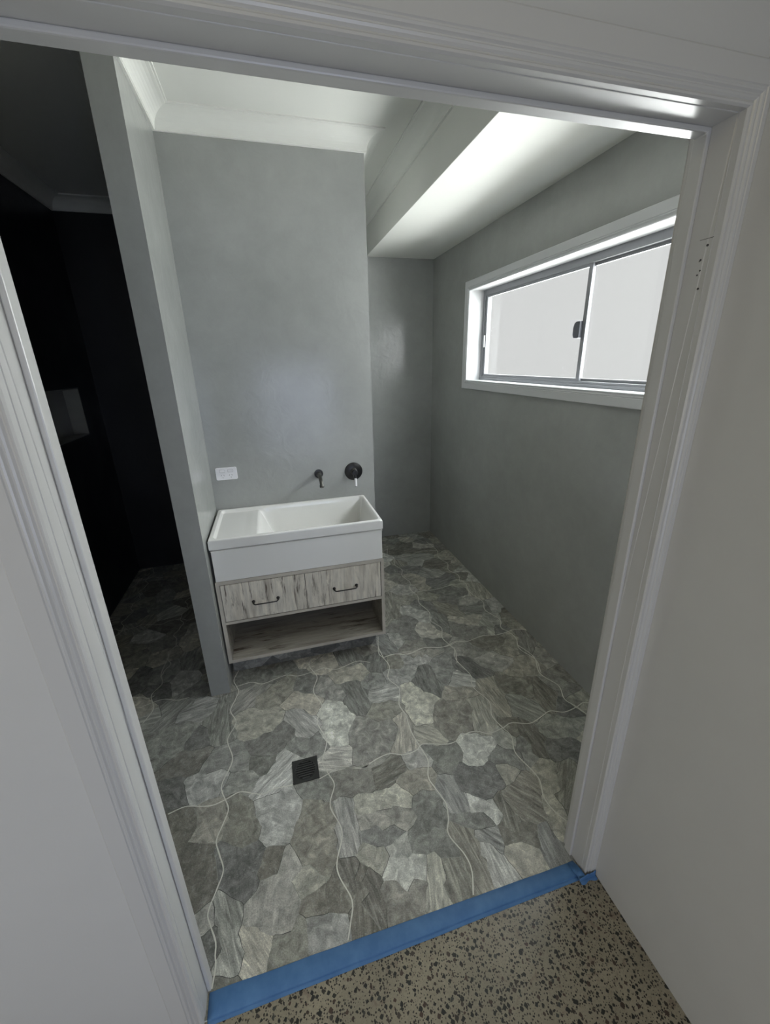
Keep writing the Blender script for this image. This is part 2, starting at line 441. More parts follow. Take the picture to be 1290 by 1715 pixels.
# architrave profile: offset away from the opening, distance out of the wall
arch = [(0.0, 0.0), (0.0, -0.0125), (0.0025, -0.016), (0.0055, -0.0165), (0.0085, -0.0135), (0.011, -0.0125),
        (0.0135, -0.0150), (0.0165, -0.0165), (0.0185, -0.0145), (0.0205, -0.0145), (0.0230, -0.0175),
        (0.0260, -0.0185), (0.0275, -0.0168), (0.0300, -0.0168), (0.0315, -0.0185), (0.064, -0.0185), (0.067, -0.0165), (0.067, 0.0)]
rv = 0.0015
def arch_clip(prof, mx):
    return [(min(o_, mx), h) for o_, h in prof]
bm = bmesh.new()
ax0, ax1, az = JX0 + rv - 0.003, JX1 + 0.001, JZ + 0.001
sweep(bm, [(ax0, HF), (ax0, az), (ax1, az), (ax1, HF)], arch, 'XZ', side=1)
# trim whatever would run into the hall side wall
bmesh.ops.bisect_plane(bm, geom=bm.verts[:] + bm.edges[:] + bm.faces[:], plane_co=(XH - 0.0005, 0, 0), plane_no=(1, 0, 0), clear_outer=True)
bmesh.ops.holes_fill(bm, edges=bm.edges[:])
struct('trim_2', bm, 'gloss_trim')
# old screw holes and a scribed line left on the lining
bm = bmesh.new()
for (yy, zz, rr) in ((0.0085, 1.862, 0.0022), (0.0165, 1.838, 0.0022), (0.0185, 1.836, 0.0011), (0.0135, 1.819, 0.0017), (0.0175, 1.8115, 0.0018), (0.010, 1.786, 0.0021)):
    lathe(bm, (JX1 - 0.0003, yy, zz), (-1, 0, 0), [(0, -0.001), (rr, -0.001), (rr, 0.0), (0, 0.0)], 10)
obj('screw_hole', bm, 'slot', lin)
obj('scribed_line', B((JX1 - 0.0004, JX1 + 0.0005, -0.001, 0.026, 1.8735, 1.8743)), 'crack', lin)

# ------------------------------------------------------------------ window in the right hand wall
fr0 = XR + 0.100
win = struct('window_1', B((XR, fr0 + 0.05, WY0 - 0.012, WY0, WZ0 - 0.012, WZ1 + 0.012), (XR, fr0 + 0.05, WY1, WY1 + 0.012, WZ0 - 0.012, WZ1 + 0.012),
                           (XR, fr0 + 0.05, WY0, WY1, WZ0 - 0.012, WZ0), (XR, fr0 + 0.05, WY0, WY1, WZ1, WZ1 + 0.012)), 'window_trim')
wa = [(o_, XR + h) for o_, h in arch]
bm = bmesh.new()
wprof = [(0.0, XR), (0.0, XR - 0.012), (0.003, XR - 0.0155), (0.006, XR - 0.0155), (0.009, XR - 0.0125), (0.0125, XR - 0.0125), (0.0150, XR - 0.0155),
         (0.0175, XR - 0.0165), (0.0190, XR - 0.0145), (0.0215, XR - 0.0145), (0.0235, XR - 0.0175), (0.060, XR - 0.0175), (0.0625, XR - 0.016), (0.0625, XR)]
sweep(bm, [(WY0 + 0.003, WZ0 + 0.003), (WY1 - 0.003, WZ0 + 0.003), (WY1 - 0.003, WZ1 - 0.003), (WY0 + 0.003, WZ1 - 0.003)], wprof, 'YZ', closed=True, side=-1)
obj('window_casing', bm, 'window_trim', win)
bm = bmesh.new()
def rect_frame(bm, y0, y1, z0, z1, l, r, b_, t, x0, x1):
    box(bm, x0, x1, y0, y0 + l, z0, z1); box(bm, x0, x1, y1 - r, y1, z0, z1)
    box(bm, x0, x1, y0 + l, y1 - r, z0, z0 + b_); box(bm, x0, x1, y0 + l, y1 - r, z1 - t, z1)
rect_frame(bm, WY0, WY1, WZ0, WZ1, 0.03, 0.03, 0.028, 0.036, fr0, fr0 + 0.05)
box(bm, fr0 - 0.006, fr0, WY0, WY1, WZ0, WZ0 + 0.016)
obj('window_frame', bm, 'aluminium', win, bev=0.0015)
GZ0, GZ1 = WZ0 + 0.028, WZ1 - 0.036
def sash(y0, y1, x0, l, r):
    bm = bmesh.new()
    rect_frame(bm, y0, y1, GZ0, GZ1, l, r, 0.014, 0.014, x0, x0 + 0.012)
    s = obj('sash', bm, 'aluminium', win, bev=0.001)
    obj('glass_pane', B((x0 + 0.004, x0 + 0.008, y0 + l, y1 - r, GZ0 + 0.014, GZ1 - 0.014)), 'glass', s)
    return s
sl = sash(1.130, WY1 - 0.030, fr0 + 0.006, 0.024, 0.024)
sash(WY0 + 0.030, 1.160, fr0 + 0.020, 0.03, 0.022)
bm = bmesh.new()
latch = [(1.150, 1.752), (1.163, 1.750), (1.188, 1.752), (1.196, 1.765), (1.197, 1.80), (1.190, 1.822), (1.176, 1.830), (1.150, 1.830)]
a = [bm.verts.new((fr0 - 0.012, y, z)) for y, z in latch]; b_ = [bm.verts.new((fr0 + 0.006, y, z)) for y, z in latch]
bm.faces.new(a); bm.faces.new(b_[::-1])
for i in range(len(latch)): bm.faces.new((a[i], a[(i + 1) % 8], b_[(i + 1) % 8], b_[i]))
obj('latch', bm, 'dark_plastic', sl, bev=0.002)
obj('pull_handle', B((fr0 - 0.004, fr0 + 0.006, 2.134, 2.146, 1.742, 1.822)), 'pale_plastic', sl, bev=0.0015)

# ------------------------------------------------------------------ shower niche lining
bm = B((XL - ND - 0.01, XL - ND, NY0, NY1, NZ0, NZ1), (XL - ND, XL + 0.002, NY0, NY0 + 0.008, NZ0, NZ1), (XL - ND, XL + 0.002, NY1 - 0.008, NY1, NZ0, NZ1),
       (XL - ND, XL + 0.002, NY0 + 0.008, NY1 - 0.008, NZ0, NZ0 + 0.008), (XL - ND, XL + 0.002, NY0 + 0.008, NY1 - 0.008, NZ1 - 0.008, NZ1))
struct('trim_3', bm, 'plaster')

# ------------------------------------------------------------------ floors
struct('floor_hall', B((-2.6, XH, -3.0, -0.008, HF - 0.05, HF)), 'concrete')

GROUT = [[[-0.006,1.35],[-0.028,1.278],[-0.011,1.221],[0.002,1.181],[-0.012,1.123],[-0.029,1.057],[0.003,0.975],[-0.028,0.883],[0.002,0.772],[-0.031,0.672],[-0.027,0.629],[-0.012,0.595],[0.003,0.549],[-0.014,0.495],[-0.03,0.445],[-0.014,0.395],[0.004,0.341],[-0.012,0.289],[-0.032,0.232],[-0.019,0.194],[-0.0,0.151],[0.002,0.12],[0.006,0.095],[0.001,0.05]],[[0.405,1.326],[0.385,1.272],[0.405,1.213],[0.42,1.158],[0.39,1.065],[0.421,0.961],[0.388,0.861],[0.418,0.751],[0.387,0.649],[0.404,0.586],[0.421,0.531],[0.393,0.451],[0.422,0.347],[0.386,0.237],[0.419,0.138],[0.406,0.086],[0.389,0.044]],[[-0.011,1.221],[0.067,1.23],[0.13,1.201],[0.246,1.229],[0.319,1.204],[0.405,1.213],[0.464,1.224],[0.538,1.193],[0.657,1.223],[0.732,1.192]],[[-0.225,0.599],[-0.164,0.611],[-0.103,0.594],[-0.059,0.586],[-0.012,0.595],[0.043,0.611],[0.097,0.589],[0.136,0.575],[0.182,0.585],[0.253,0.579]],[[0.365,0.574],[0.404,0.586],[0.453,0.602],[0.509,0.585],[0.558,0.571],[0.588,0.586]],[[-0.424,1.649],[-0.43,1.544],[-0.435,1.447],[-0.412,1.363],[-0.447,1.288],[-0.414,1.185],[-0.442,1.101]],[[-0.488,1.213],[-0.433,1.23],[-0.375,1.239],[-0.304,1.211],[-0.248,1.214]],[[0.815,1.328],[0.8,1.246],[0.815,1.208],[0.83,1.129],[0.799,1.04],[0.836,0.952],[0.804,0.855],[0.816,0.779]],[[0.816,0.779],[0.811,0.678],[0.826,0.58],[0.833,0.521],[0.808,0.452],[0.82,0.395],[0.835,0.336],[0.823,0.28],[0.801,0.228],[0.829,0.152],[0.831,0.101],[0.805,0.039]],[[0.815,1.208],[0.894,1.217],[0.975,1.193],[1.076,1.219],[1.173,1.195],[1.226,1.193],[1.29,1.213]],[[1.25,1.156],[1.22,1.064],[1.244,0.93],[1.217,0.852],[1.25,0.736],[1.22,0.653],[1.235,0.578],[1.248,0.525],[1.22,0.448],[1.243,0.352],[1.245,0.306],[1.22,0.244],[1.226,0.19],[1.247,0.146]],[[0.432,0.605],[0.484,0.592],[0.551,0.57],[0.611,0.591],[0.679,0.602],[0.739,0.579],[0.798,0.583],[0.835,0.604],[0.881,0.593],[0.952,0.572],[1.006,0.58],[1.057,0.599],[1.108,0.596],[1.157,0.569],[1.235,0.578],[1.289,0.591],[1.372,0.564],[1.453,0.583],[1.51,0.598],[1.573,0.573],[1.652,0.582],[1.699,0.595],[1.728,0.586]],[[1.634,1.078],[1.664,0.956],[1.618,0.833],[1.657,0.728],[1.628,0.643],[1.652,0.582],[1.67,0.525]],[[0.835,1.405],[0.812,1.306],[0.816,1.208]],[[0.816,1.208],[0.879,1.22],[0.96,1.196],[1.07,1.22],[1.174,1.193],[1.236,1.202],[1.278,1.216],[1.352,1.197],[1.473,1.218],[1.562,1.2],[1.648,1.207],[1.697,1.214],[1.812,1.183]],[[1.238,2.618],[1.201,2.477],[1.244,2.427],[1.214,2.298],[1.244,2.191],[1.216,2.092],[1.243,1.981],[1.213,1.881],[1.234,1.772],[1.215,1.681],[1.242,1.559],[1.216,1.461],[1.254,1.37],[1.221,1.277],[1.236,1.202],[1.249,1.14],[1.214,1.041]],[[1.64,2.65],[1.663,2.441],[1.624,2.305],[1.652,2.175],[1.615,2.072],[1.654,1.968],[1.625,1.875],[1.653,1.838],[1.628,1.698],[1.659,1.565],[1.624,1.462],[1.664,1.343],[1.626,1.256],[1.648,1.207],[1.659,1.134],[1.625,1.042],[1.661,0.936],[1.629,0.842]],[[1.209,2.475],[1.367,2.424],[1.518,2.468],[1.663,2.441]],[[1.127,1.825],[1.254,1.829],[1.408,1.82],[1.519,1.839],[1.608,1.838],[1.673,1.817]]]
STONES = [[0.5,1,[[-0.249,1.11],[-0.141,1.129]]],[0.42,1,[[-0.356,1.07],[-0.275,1.156]]],[0.45,0,[[-0.358,1.002],[-0.244,0.979],[-0.305,0.872]]],[0.33,0,[[-0.158,0.921]]],[0.36,2,[[-0.259,0.802],[-0.208,0.824],[-0.152,0.827]]],[0.42,1,[[-0.064,1.119],[-0.064,1.018],[-0.065,0.938]]],[0.5,1,[[-0.003,1.062],[0.052,1.111],[0.11,1.163]]],[0.38,0,[[0.024,1.278],[0.119,1.249],[0.215,1.275]]],[0.45,0,[[0.141,1.098],[0.231,1.113],[0.274,1.157]]],[0.47,2,[[-0.066,0.783],[-0.017,0.778],[0.043,0.751]]],[0.55,2,[[0.038,1.0],[0.096,0.935],[0.169,0.937]]],[0.38,2,[[0.117,0.778],[0.168,0.814],[0.232,0.861]]],[0.37,0,[[0.105,0.742],[0.131,0.697]]],[0.55,0,[[-0.13,0.676],[-0.056,0.688]]],[0.48,0,[[0.017,0.658],[0.08,0.649]]],[0.62,1,[[0.143,0.613],[0.191,0.651],[0.242,0.692]]],[0.42,0,[[0.297,0.755],[0.376,0.742]]],[0.58,2,[[0.298,1.038],[0.374,0.988]]],[0.55,1,[[0.29,0.913],[0.332,0.843]]],[0.68,0,[[0.465,0.923],[0.517,0.822],[0.442,0.765]]],[0.38,0,[[0.326,1.149],[0.365,1.115]]],[0.47,0,[[0.445,1.077],[0.509,1.015]]],[0.55,0,[[0.468,1.256]]],[0.33,2,[[-0.263,0.715],[-0.206,0.649]]],[0.33,2,[[-0.198,0.57],[-0.149,0.527]]],[0.48,0,[[-0.082,0.544],[-0.033,0.544],[-0.075,0.492]]],[0.4,2,[[0.024,0.558],[0.05,0.498],[0.073,0.449]]],[0.6,2,[[0.159,0.511],[0.218,0.502],[0.179,0.418],[0.255,0.476]]],[0.42,0,[[0.329,0.533],[0.394,0.539]]],[0.45,0,[[0.306,0.461]]],[0.4,2,[[0.425,0.53],[0.479,0.514],[0.553,0.51]]],[0.43,0,[[0.309,0.408],[0.375,0.404],[0.345,0.285],[0.295,0.331]]],[0.33,2,[[-0.098,0.413],[-0.05,0.345],[-0.072,0.284]]],[0.34,2,[[0.019,0.361],[0.098,0.35],[0.063,0.278]]],[0.34,0,[[0.171,0.317]]],[0.53,2,[[0.217,0.297],[0.176,0.234],[0.219,0.185],[0.116,0.179],[0.205,0.144]]],[0.57,0,[[0.285,0.225]]],[0.38,0,[[0.304,0.161],[0.385,0.148]]],[0.52,1,[[0.018,0.222],[0.04,0.177],[0.055,0.126]]],[0.6,1,[[0.094,0.142],[0.123,0.102]]],[0.4,0,[[0.197,0.086],[0.244,0.095]]],[0.47,0,[[0.303,0.097],[0.362,0.084]]],[0.55,1,[[0.439,0.422],[0.443,0.362],[0.446,0.3]]],[0.35,1,[[0.462,0.203],[0.45,0.145],[0.443,0.085]]],[0.55,0,[[-0.041,0.209]]],[0.33,0,[[-0.026,0.163]]],[0.55,0,[[0.559,1.136],[0.65,1.125]]],[0.38,1,[[0.586,1.034],[0.604,0.957],[0.613,0.899]]],[0.58,1,[[0.718,0.929],[0.795,0.928]]],[0.48,0,[[0.696,0.847],[0.749,0.845]]],[0.46,0,[[0.578,0.782],[0.639,0.706],[0.599,0.62],[0.713,0.718]]],[0.57,1,[[0.796,0.741],[0.763,0.625]]],[0.42,0,[[0.874,1.151]]],[0.5,0,[[0.854,1.047],[0.935,1.072]]],[0.55,0,[[0.961,1.151],[1.059,1.139]]],[0.66,0,[[0.867,0.906],[0.96,0.85],[0.861,0.76]]],[0.36,1,[[1.007,1.034],[1.001,0.895]]],[0.46,0,[[1.115,1.087],[1.109,0.955]]],[0.6,1,[[1.145,0.928],[1.192,0.898]]],[0.48,0,[[1.103,0.835],[1.17,0.83]]],[0.35,1,[[1.254,1.027],[1.295,0.931]]],[0.53,0,[[1.372,1.027],[1.467,0.963]]],[0.42,0,[[1.015,0.765],[1.113,0.736],[0.986,0.626],[1.046,0.643]]],[0.53,1,[[1.184,0.742],[1.173,0.679],[1.163,0.609]]],[0.52,1,[[1.29,0.853],[1.296,0.777],[1.302,0.706]]],[0.48,0,[[1.507,0.899],[1.602,0.904]]],[0.34,1,[[1.546,0.732],[1.548,0.633]]],[0.48,1,[[1.371,0.686],[1.42,0.619]]],[0.38,0,[[1.395,0.822],[1.493,0.762]]],[0.55,1,[[0.853,0.654],[0.914,0.602]]],[0.36,1,[[0.617,0.508],[0.696,0.532]]],[0.56,0,[[0.767,0.55],[0.81,0.538]]],[0.5,0,[[0.724,0.45],[0.79,0.457]]],[0.4,0,[[0.868,0.562],[0.956,0.536],[0.894,0.484]]],[0.65,0,[[1.035,0.555],[1.114,0.51],[1.038,0.481]]],[0.55,2,[[1.212,0.536],[1.219,0.512]]],[0.42,0,[[1.146,0.459],[1.204,0.422]]],[0.36,2,[[0.954,0.409],[1.073,0.384],[0.995,0.344]]],[0.52,0,[[1.135,0.375]]],[0.43,1,[[1.091,0.257],[1.179,0.307],[1.133,0.198]]],[0.63,0,[[0.952,0.298],[0.999,0.253]]],[0.5,1,[[0.878,0.404],[0.891,0.316]]],[0.4,0,[[0.88,0.256],[0.936,0.233]]],[0.6,0,[[0.533,0.412],[0.666,0.406]]],[0.48,0,[[0.528,0.358],[0.643,0.333]]],[0.39,0,[[0.762,0.361],[0.775,0.287],[0.697,0.23],[0.774,0.188]]],[0.4,0,[[0.532,0.306],[0.597,0.287]]],[0.58,0,[[0.607,0.243]]],[0.52,0,[[0.494,0.242],[0.532,0.218]]],[0.66,0,[[0.582,0.185],[0.653,0.152],[0.612,0.14]]],[0.35,1,[[0.431,0.222],[0.486,0.176],[0.474,0.101],[0.447,0.159]]],[0.42,0,[[0.567,0.113],[0.634,0.099],[0.568,0.069]]],[0.6,1,[[0.71,0.136],[0.69,0.061]]],[0.4,1,[[0.765,0.132],[0.763,0.079]]],[0.46,1,[[0.854,0.22],[0.865,0.161],[0.867,0.103]]],[0.61,1,[[0.921,0.145],[0.924,0.093]]],[0.45,1,[[0.93,0.191],[0.956,0.162]]],[0.36,2,[[1.012,0.16],[1.099,0.149]]],[0.57,2,[[1.008,0.113],[1.053,0.081]]],[0.42,1,[[1.145,0.128],[1.14,0.075]]],[0.55,0,[[1.209,0.131]]],[0.52,0,[[1.291,0.357],[1.282,0.277],[1.244,0.213]]],[0.42,1,[[1.395,0.308],[1.3,0.213]]],[0.4,1,[[1.052,0.253],[1.039,0.203]]],[0.45,0,[[1.287,0.47],[1.264,0.404]]],[0.34,1,[[1.33,0.535],[1.336,0.434]]],[0.48,0,[[1.445,0.525],[1.555,0.492]]],[0.35,0,[[1.394,0.412],[1.477,0.382]]],[0.38,0,[[1.272,0.564]]],[0.42,0,[[1.655,0.759],[1.68,0.677]]],[0.5,0,[[1.692,0.631]]],[0.33,0,[[1.584,0.602]]],[0.5,0,[[1.515,2.868],[1.594,2.774]]],[0.4,0,[[1.332,2.751]]],[0.33,0,[[1.379,2.672],[1.431,2.615]]],[0.55,0,[[1.526,2.584],[1.589,2.563]]],[0.3,0,[[1.288,2.543]]],[0.35,0,[[1.571,2.47],[1.626,2.433]]],[0.45,0,[[1.736,2.661]]],[0.38,0,[[1.769,2.525]]],[0.52,1,[[1.336,2.38],[1.518,2.375]]],[0.35,1,[[1.502,2.206],[1.642,2.229]]],[0.52,0,[[1.667,2.345],[1.669,2.272]]],[0.38,0,[[1.272,2.182],[1.356,2.155]]],[0.48,1,[[1.415,2.105],[1.477,2.024]]],[0.4,0,[[1.669,2.103]]],[0.55,0,[[1.719,2.039],[1.761,2.042]]],[0.36,0,[[1.694,1.955]]],[0.6,0,[[1.749,1.908],[1.79,1.837]]],[0.52,1,[[1.713,1.777],[1.691,1.679]]],[0.52,0,[[1.278,2.042],[1.337,1.896]]],[0.38,1,[[1.385,1.908],[1.536,1.946]]],[0.36,0,[[1.411,1.792],[1.538,1.752]]],[0.5,0,[[1.595,1.842]]],[0.4,0,[[1.159,2.065],[1.218,2.018]]],[0.52,0,[[1.138,1.905],[1.186,1.876]]],[0.45,0,[[1.271,1.76],[1.342,1.725]]],[0.36,0,[[1.207,1.66],[1.271,1.617]]],[0.55,0,[[1.102,1.624],[1.191,1.51]]],[0.44,1,[[1.339,1.619],[1.425,1.48]]],[0.52,0,[[1.563,1.596]]],[0.38,1,[[1.502,1.5],[1.627,1.506]]],[0.53,0,[[1.704,1.494],[1.786,1.491]]],[0.33,1,[[1.792,1.432]]],[0.38,0,[[0.973,1.456],[1.075,1.505],[1.001,1.354]]],[0.6,0,[[1.139,1.405],[1.2,1.311]]],[0.56,0,[[1.388,1.428],[1.508,1.381]]],[0.42,0,[[1.333,1.365],[1.408,1.284],[1.503,1.274]]],[0.4,1,[[1.275,1.463],[1.289,1.378]]],[0.52,1,[[1.539,1.341],[1.557,1.258]]],[0.5,0,[[1.636,1.352]]],[0.4,0,[[1.704,1.331],[1.738,1.28]]],[0.36,0,[[1.606,1.233]]],[0.53,0,[[1.783,1.226]]],[0.38,0,[[1.133,1.234],[1.191,1.234]]],[0.53,0,[[0.942,1.354],[0.948,1.299]]],[0.42,1,[[0.842,1.367],[0.877,1.287]]],[0.42,0,[[0.975,1.274],[1.062,1.23]]],[0.36,2,[[1.436,1.15],[1.556,1.148]]],[0.47,0,[[1.267,1.168],[1.358,1.091]]],[0.52,0,[[0.985,1.172],[1.096,1.17]]],[0.46,0,[[1.627,1.162],[1.544,1.067]]],[0.4,1,[[1.731,1.148],[1.694,1.038]]],[0.45,0,[[1.736,0.992],[1.738,0.928]]],[0.53,0,[[1.805,1.02]]],[0.42,1,[[1.002,1.633],[1.027,1.812]]]]
FX0, FX1, FY0, FY1 = XL, XR, -0.008, YF
rng = random.Random(7)
sites = []   # (x, y, stone id)
stones = []
def add_stone(tone, kind, pts):
    i = len(stones)
    if len(pts) > 1:
        a = Vector(pts[0]); b = Vector(pts[-1]); ang = math.atan2((b - a).y, (b - a).x)
        ang = (PI / 2 - ang) % PI / PI
        if kind != 1: ang = (ang + rng.uniform(-0.15, 0.15)) % 1.0
    else: ang = rng.random()
    stones.append((min(0.9, max(0.2, 0.47 + (tone - 0.47) * 0.85)), ang, rng.random(), {0: 0.0, 1: 1.0, 2: 0.25}[kind]))
    # fill a multi-point stone with intermediate sites so its cell stays in one piece
    pp = [Vector(p) for p in pts]; dense = [pp[0]]
    for a, b in zip(pp, pp[1:]):
        n = max(1, int((b - a).length / 0.045))
        for k in range(1, n + 1): dense.append(a.lerp(b, k / n))
    for p in dense: sites.append((p.x, p.y, i))
for tone, kind, pts in STONES: add_stone(tone, kind, pts)
tries = 0
while tries < 9000:
    tries += 1
    x = rng.uniform(FX0, FX1); y = rng.uniform(FY0, FY1)
    if all((x - s[0]) ** 2 + (y - s[1]) ** 2 > 0.105 ** 2 for s in sites):
        a = rng.uniform(0, PI); l = rng.uniform(0.0, 0.055)
        q = (x + math.cos(a) * l, y + math.sin(a) * l)
        add_stone(rng.choice((0.36, 0.42, 0.46, 0.5, 0.56, 0.64)), rng.choice((0, 0, 1, 2)), [(x, y), q] if l > 0.02 else [(x, y)])

def clip(poly, nx, ny, d, tagv):
    """keep the part of poly [(x, y, edge tag)] where nx*x + ny*y <= d; the tag belongs to the edge leaving the vertex"""
    res = []; n = len(poly)
    for i in range(n):
        x0, y0, t0 = poly[i]; x1, y1, _ = poly[(i + 1) % n]
        a = nx * x0 + ny * y0 - d; b = nx * x1 + ny * y1 - d
        if a <= 0:
            res.append((x0, y0, t0))
            if b > 0:
                k = a / (a - b); res.append((x0 + (x1 - x0) * k, y0 + (y1 - y0) * k, tagv))
        elif b <= 0:
            k = a / (a - b); res.append((x0 + (x1 - x0) * k, y0 + (y1 - y0) * k, t0))
    return res

def warp(x, y):
    dx = noise.noise(Vector((x * 11, y * 11, 0.3))) * 0.011 + noise.noise(Vector((x * 38, y * 38, 4.1))) * 0.0045
    dy = noise.noise(Vector((x * 11, y * 11, 7.3))) * 0.011 + noise.noise(Vector((x * 38, y * 38, 9.1))) * 0.0045
    ex = min(x - FX0, FX1 - x, 0.02) / 0.02; ey = min(y - FY0, FY1 - y, 0.02) / 0.02
    return x + dx * max(0, ex), y + dy * max(0, ey)

bm = bmesh.new(); lay = bm.faces.layers.float_color.new('stone')
floor_cols = []
ribbons = []
for i, (sx_, sy_, sid) in enumerate(sites):
    poly = [(FX0, FY0, -1), (FX1, FY0, -1), (FX1, FY1, -1), (FX0, FY1, -1)]
    near = sorted(((sx_ - t[0]) ** 2 + (sy_ - t[1]) ** 2, j) for j, t in enumerate(sites) if j != i)
    for d2, j in near[:60]:
        if d2 < 1e-9: continue
        t = sites[j]
        far = max((p[0] - sx_) ** 2 + (p[1] - sy_) ** 2 for p in poly)
        if d2 > 4 * far: break
        nx, ny = t[0] - sx_, t[1] - sy_
        poly = clip(poly, nx, ny, (nx * (t[0] + sx_) + ny * (t[1] + sy_)) / 2, j)
        if len(poly) < 3: break
    if len(poly) < 3: continue
    pts = []
    for k in range(len(poly)):
        x0, y0, tg = poly[k]; x1, y1, _ = poly[(k + 1) % len(poly)]
        flip = (x0, y0) > (x1, y1)
        if flip: ax, ay, bx, by = x1, y1, x0, y0
        else: ax, ay, bx, by = x0, y0, x1, y1
        n = max(1, int(math.hypot(bx - ax, by - ay) / 0.011))
        seq = [warp(ax + (bx - ax) * q / n, ay + (by - ay) * q / n) for q in range(n + 1)]
        if flip: seq = seq[::-1]
        pts += seq[:-1]
        if tg >= 0 and sites[tg][2] != sid and i < tg: ribbons.append((seq, sid, sites[tg][2]))
    cen = sum(p[0] for p in pts) / len(pts), sum(p[1] for p in pts) / len(pts)
    cv = bm.verts.new((cen[0], cen[1], 0)); ring = [bm.verts.new((p[0], p[1], 0)) for p in pts]
    for k in range(len(ring)):
        try:
            f = bm.faces.new((cv, ring[k], ring[(k + 1) % len(ring)])); f[lay] = stones[sid]; f.material_index = 0
        except ValueError: pass
def ribbon(seq, wd, z, mi, jitter=0.0):
    vs = []
    for k, (x, y) in enumerate(seq):
        a = seq[max(k - 1, 0)]; b = seq[min(k + 1, len(seq) - 1)]
        d = Vector((b[0] - a[0], b[1] - a[1])); d = d.normalized() if d.length > 1e-9 else Vector((1, 0))
        h = wd / 2 * (1 + jitter * noise.noise(Vector((x * 40, y * 40, 2.0))))
        vs.append((bm.verts.new((x - d.y * h, y + d.x * h, z)), bm.verts.new((x + d.y * h, y - d.x * h, z))))
    for p, q in zip(vs, vs[1:]):
        f = bm.faces.new((p[1], q[1], q[0], p[0])); f.material_index = mi
def dens(pts, step=0.008):
    # Catmull-Rom through the traced points
    P = [Vector(p) for p in pts]; P = [P[0] * 2 - P[1]] + P + [P[-1] * 2 - P[-2]]; o_ = []
    for i in range(1, len(P) - 2):
        a, b, c, d = P[i - 1:i + 3]; n = max(2, int((c - b).length / step))
        for k in range(n):
            t = k / n
            q = 0.5 * ((2 * b) + (c - a) * t + (2 * a - 5 * b + 4 * c - d) * t * t + (3 * b - a - 3 * c + d) * t ** 3)
            o_.append((q.x, q.y))
    o_.append((P[-2].x, P[-2].y)); return o_
for seq, s0, s1 in ribbons:
    q = rng.random()
    if q < 0.40: ribbon(seq, 0.0016, 0.0003, 2, 0.8)
    elif q < 0.55: ribbon(seq, 0.0018, 0.0003, 3, 0.8)
for gl_ in GROUT: ribbon(dens(gl_), 0.0043, 0.0006, 1, 0.35)
def wavy(horizontal, at, a0, a1):
    pts = []
    t = a0
    while t < a1 + 0.001:
        q = at + 0.016 * math.sin(t * 2 * PI / 0.20 + at * 5) + 0.006 * math.sin(t * 2 * PI / 0.083 + at)
        pts.append((t, q) if horizontal else (q, t)); t += 0.02
    return pts
for at, a0 in ((-0.42, 1.42), (-0.80, 0.3)): ribbon(wavy(False, at, a0, YF - 0.01), 0.0043, 0.0006, 1, 0.35)
for at in (1.98, 2.68): ribbon(wavy(True, at, XL + 0.01, XN0 - 0.01), 0.0043, 0.0006, 1, 0.35)
ribbon(wavy(True, 0.60, XL + 0.01, -0.24), 0.0043, 0.0006, 1, 0.35)
ribbon(wavy(True, 1.29, XL + 0.01, -0.42), 0.0043, 0.0006, 1, 0.35)
ribbon(wavy(True, 2.68, XV + 0.02, 1.1), 0.0043, 0.0006, 1, 0.35)
# slab edge and underside
for a, b in (((FX0, FY0), (FX1, FY0)), ((FX1, FY0), (FX1, FY1)), ((FX1, FY1), (FX0, FY1)), ((FX0, FY1), (FX0, FY0))):
    f = bm.faces.new([bm.verts.new((a[0], a[1], 0)), bm.verts.new((b[0], b[1], 0)), bm.verts.new((b[0], b[1], -0.05)), bm.verts.new((a[0], a[1], -0.05))])
    f.material_index = 1
me = bpy.data.meshes.new('floor'); bm.to_mesh(me); bm.free()
for k in ('stone', 'grout', 'crack', 'joint_pale'): me.materials.append(M[k])
fl = bpy.data.objects.new('floor', me); C.objects.link(fl); fl['kind'] = 'structure'

# ------------------------------------------------------------------ tile clad plinth under the vanity
PY = 1.345
struct('trim_4', B((VX0 + 0.0, 0.806, PY, YV, 0.0005, 0.1365)), 'stone_plinth')

# ------------------------------------------------------------------ vanity cabinet
cab = thing('vanity_cabinet', (0.405, 1.48, 0.137), 'whitewashed distressed timber cabinet with two drawers and open shelf under the white sink', 'cabinet')
def rel(o, root):
    o.parent = root; o.matrix_parent_inverse = Matrix.Translation(-root.location); return o
Z0, Z1 = 0.137, 0.6312
t_ = 0.018
bm = B((VX0, VX0 + t_, VY, YV - 0.001, Z0, Z1), (VX1 - t_, VX1, VY, YV - 0.001, Z0, Z1),
       (VX0 + t_, VX1 - t_, VY, YV - 0.001, Z0, Z0 + t_), (VX0 + t_, VX1 - t_, YV - 0.02, YV - 0.001, Z0 + t_, Z1 - t_),
       (VX0 + t_, VX1 - t_, VY, YV - 0.001, Z1 - t_, Z1), (VX0 + t_, VX1 - t_, VY, YV - 0.02, 0.379, 0.395))
rel(obj('carcass', bm, 'timber_h', bev=0.0008), cab)
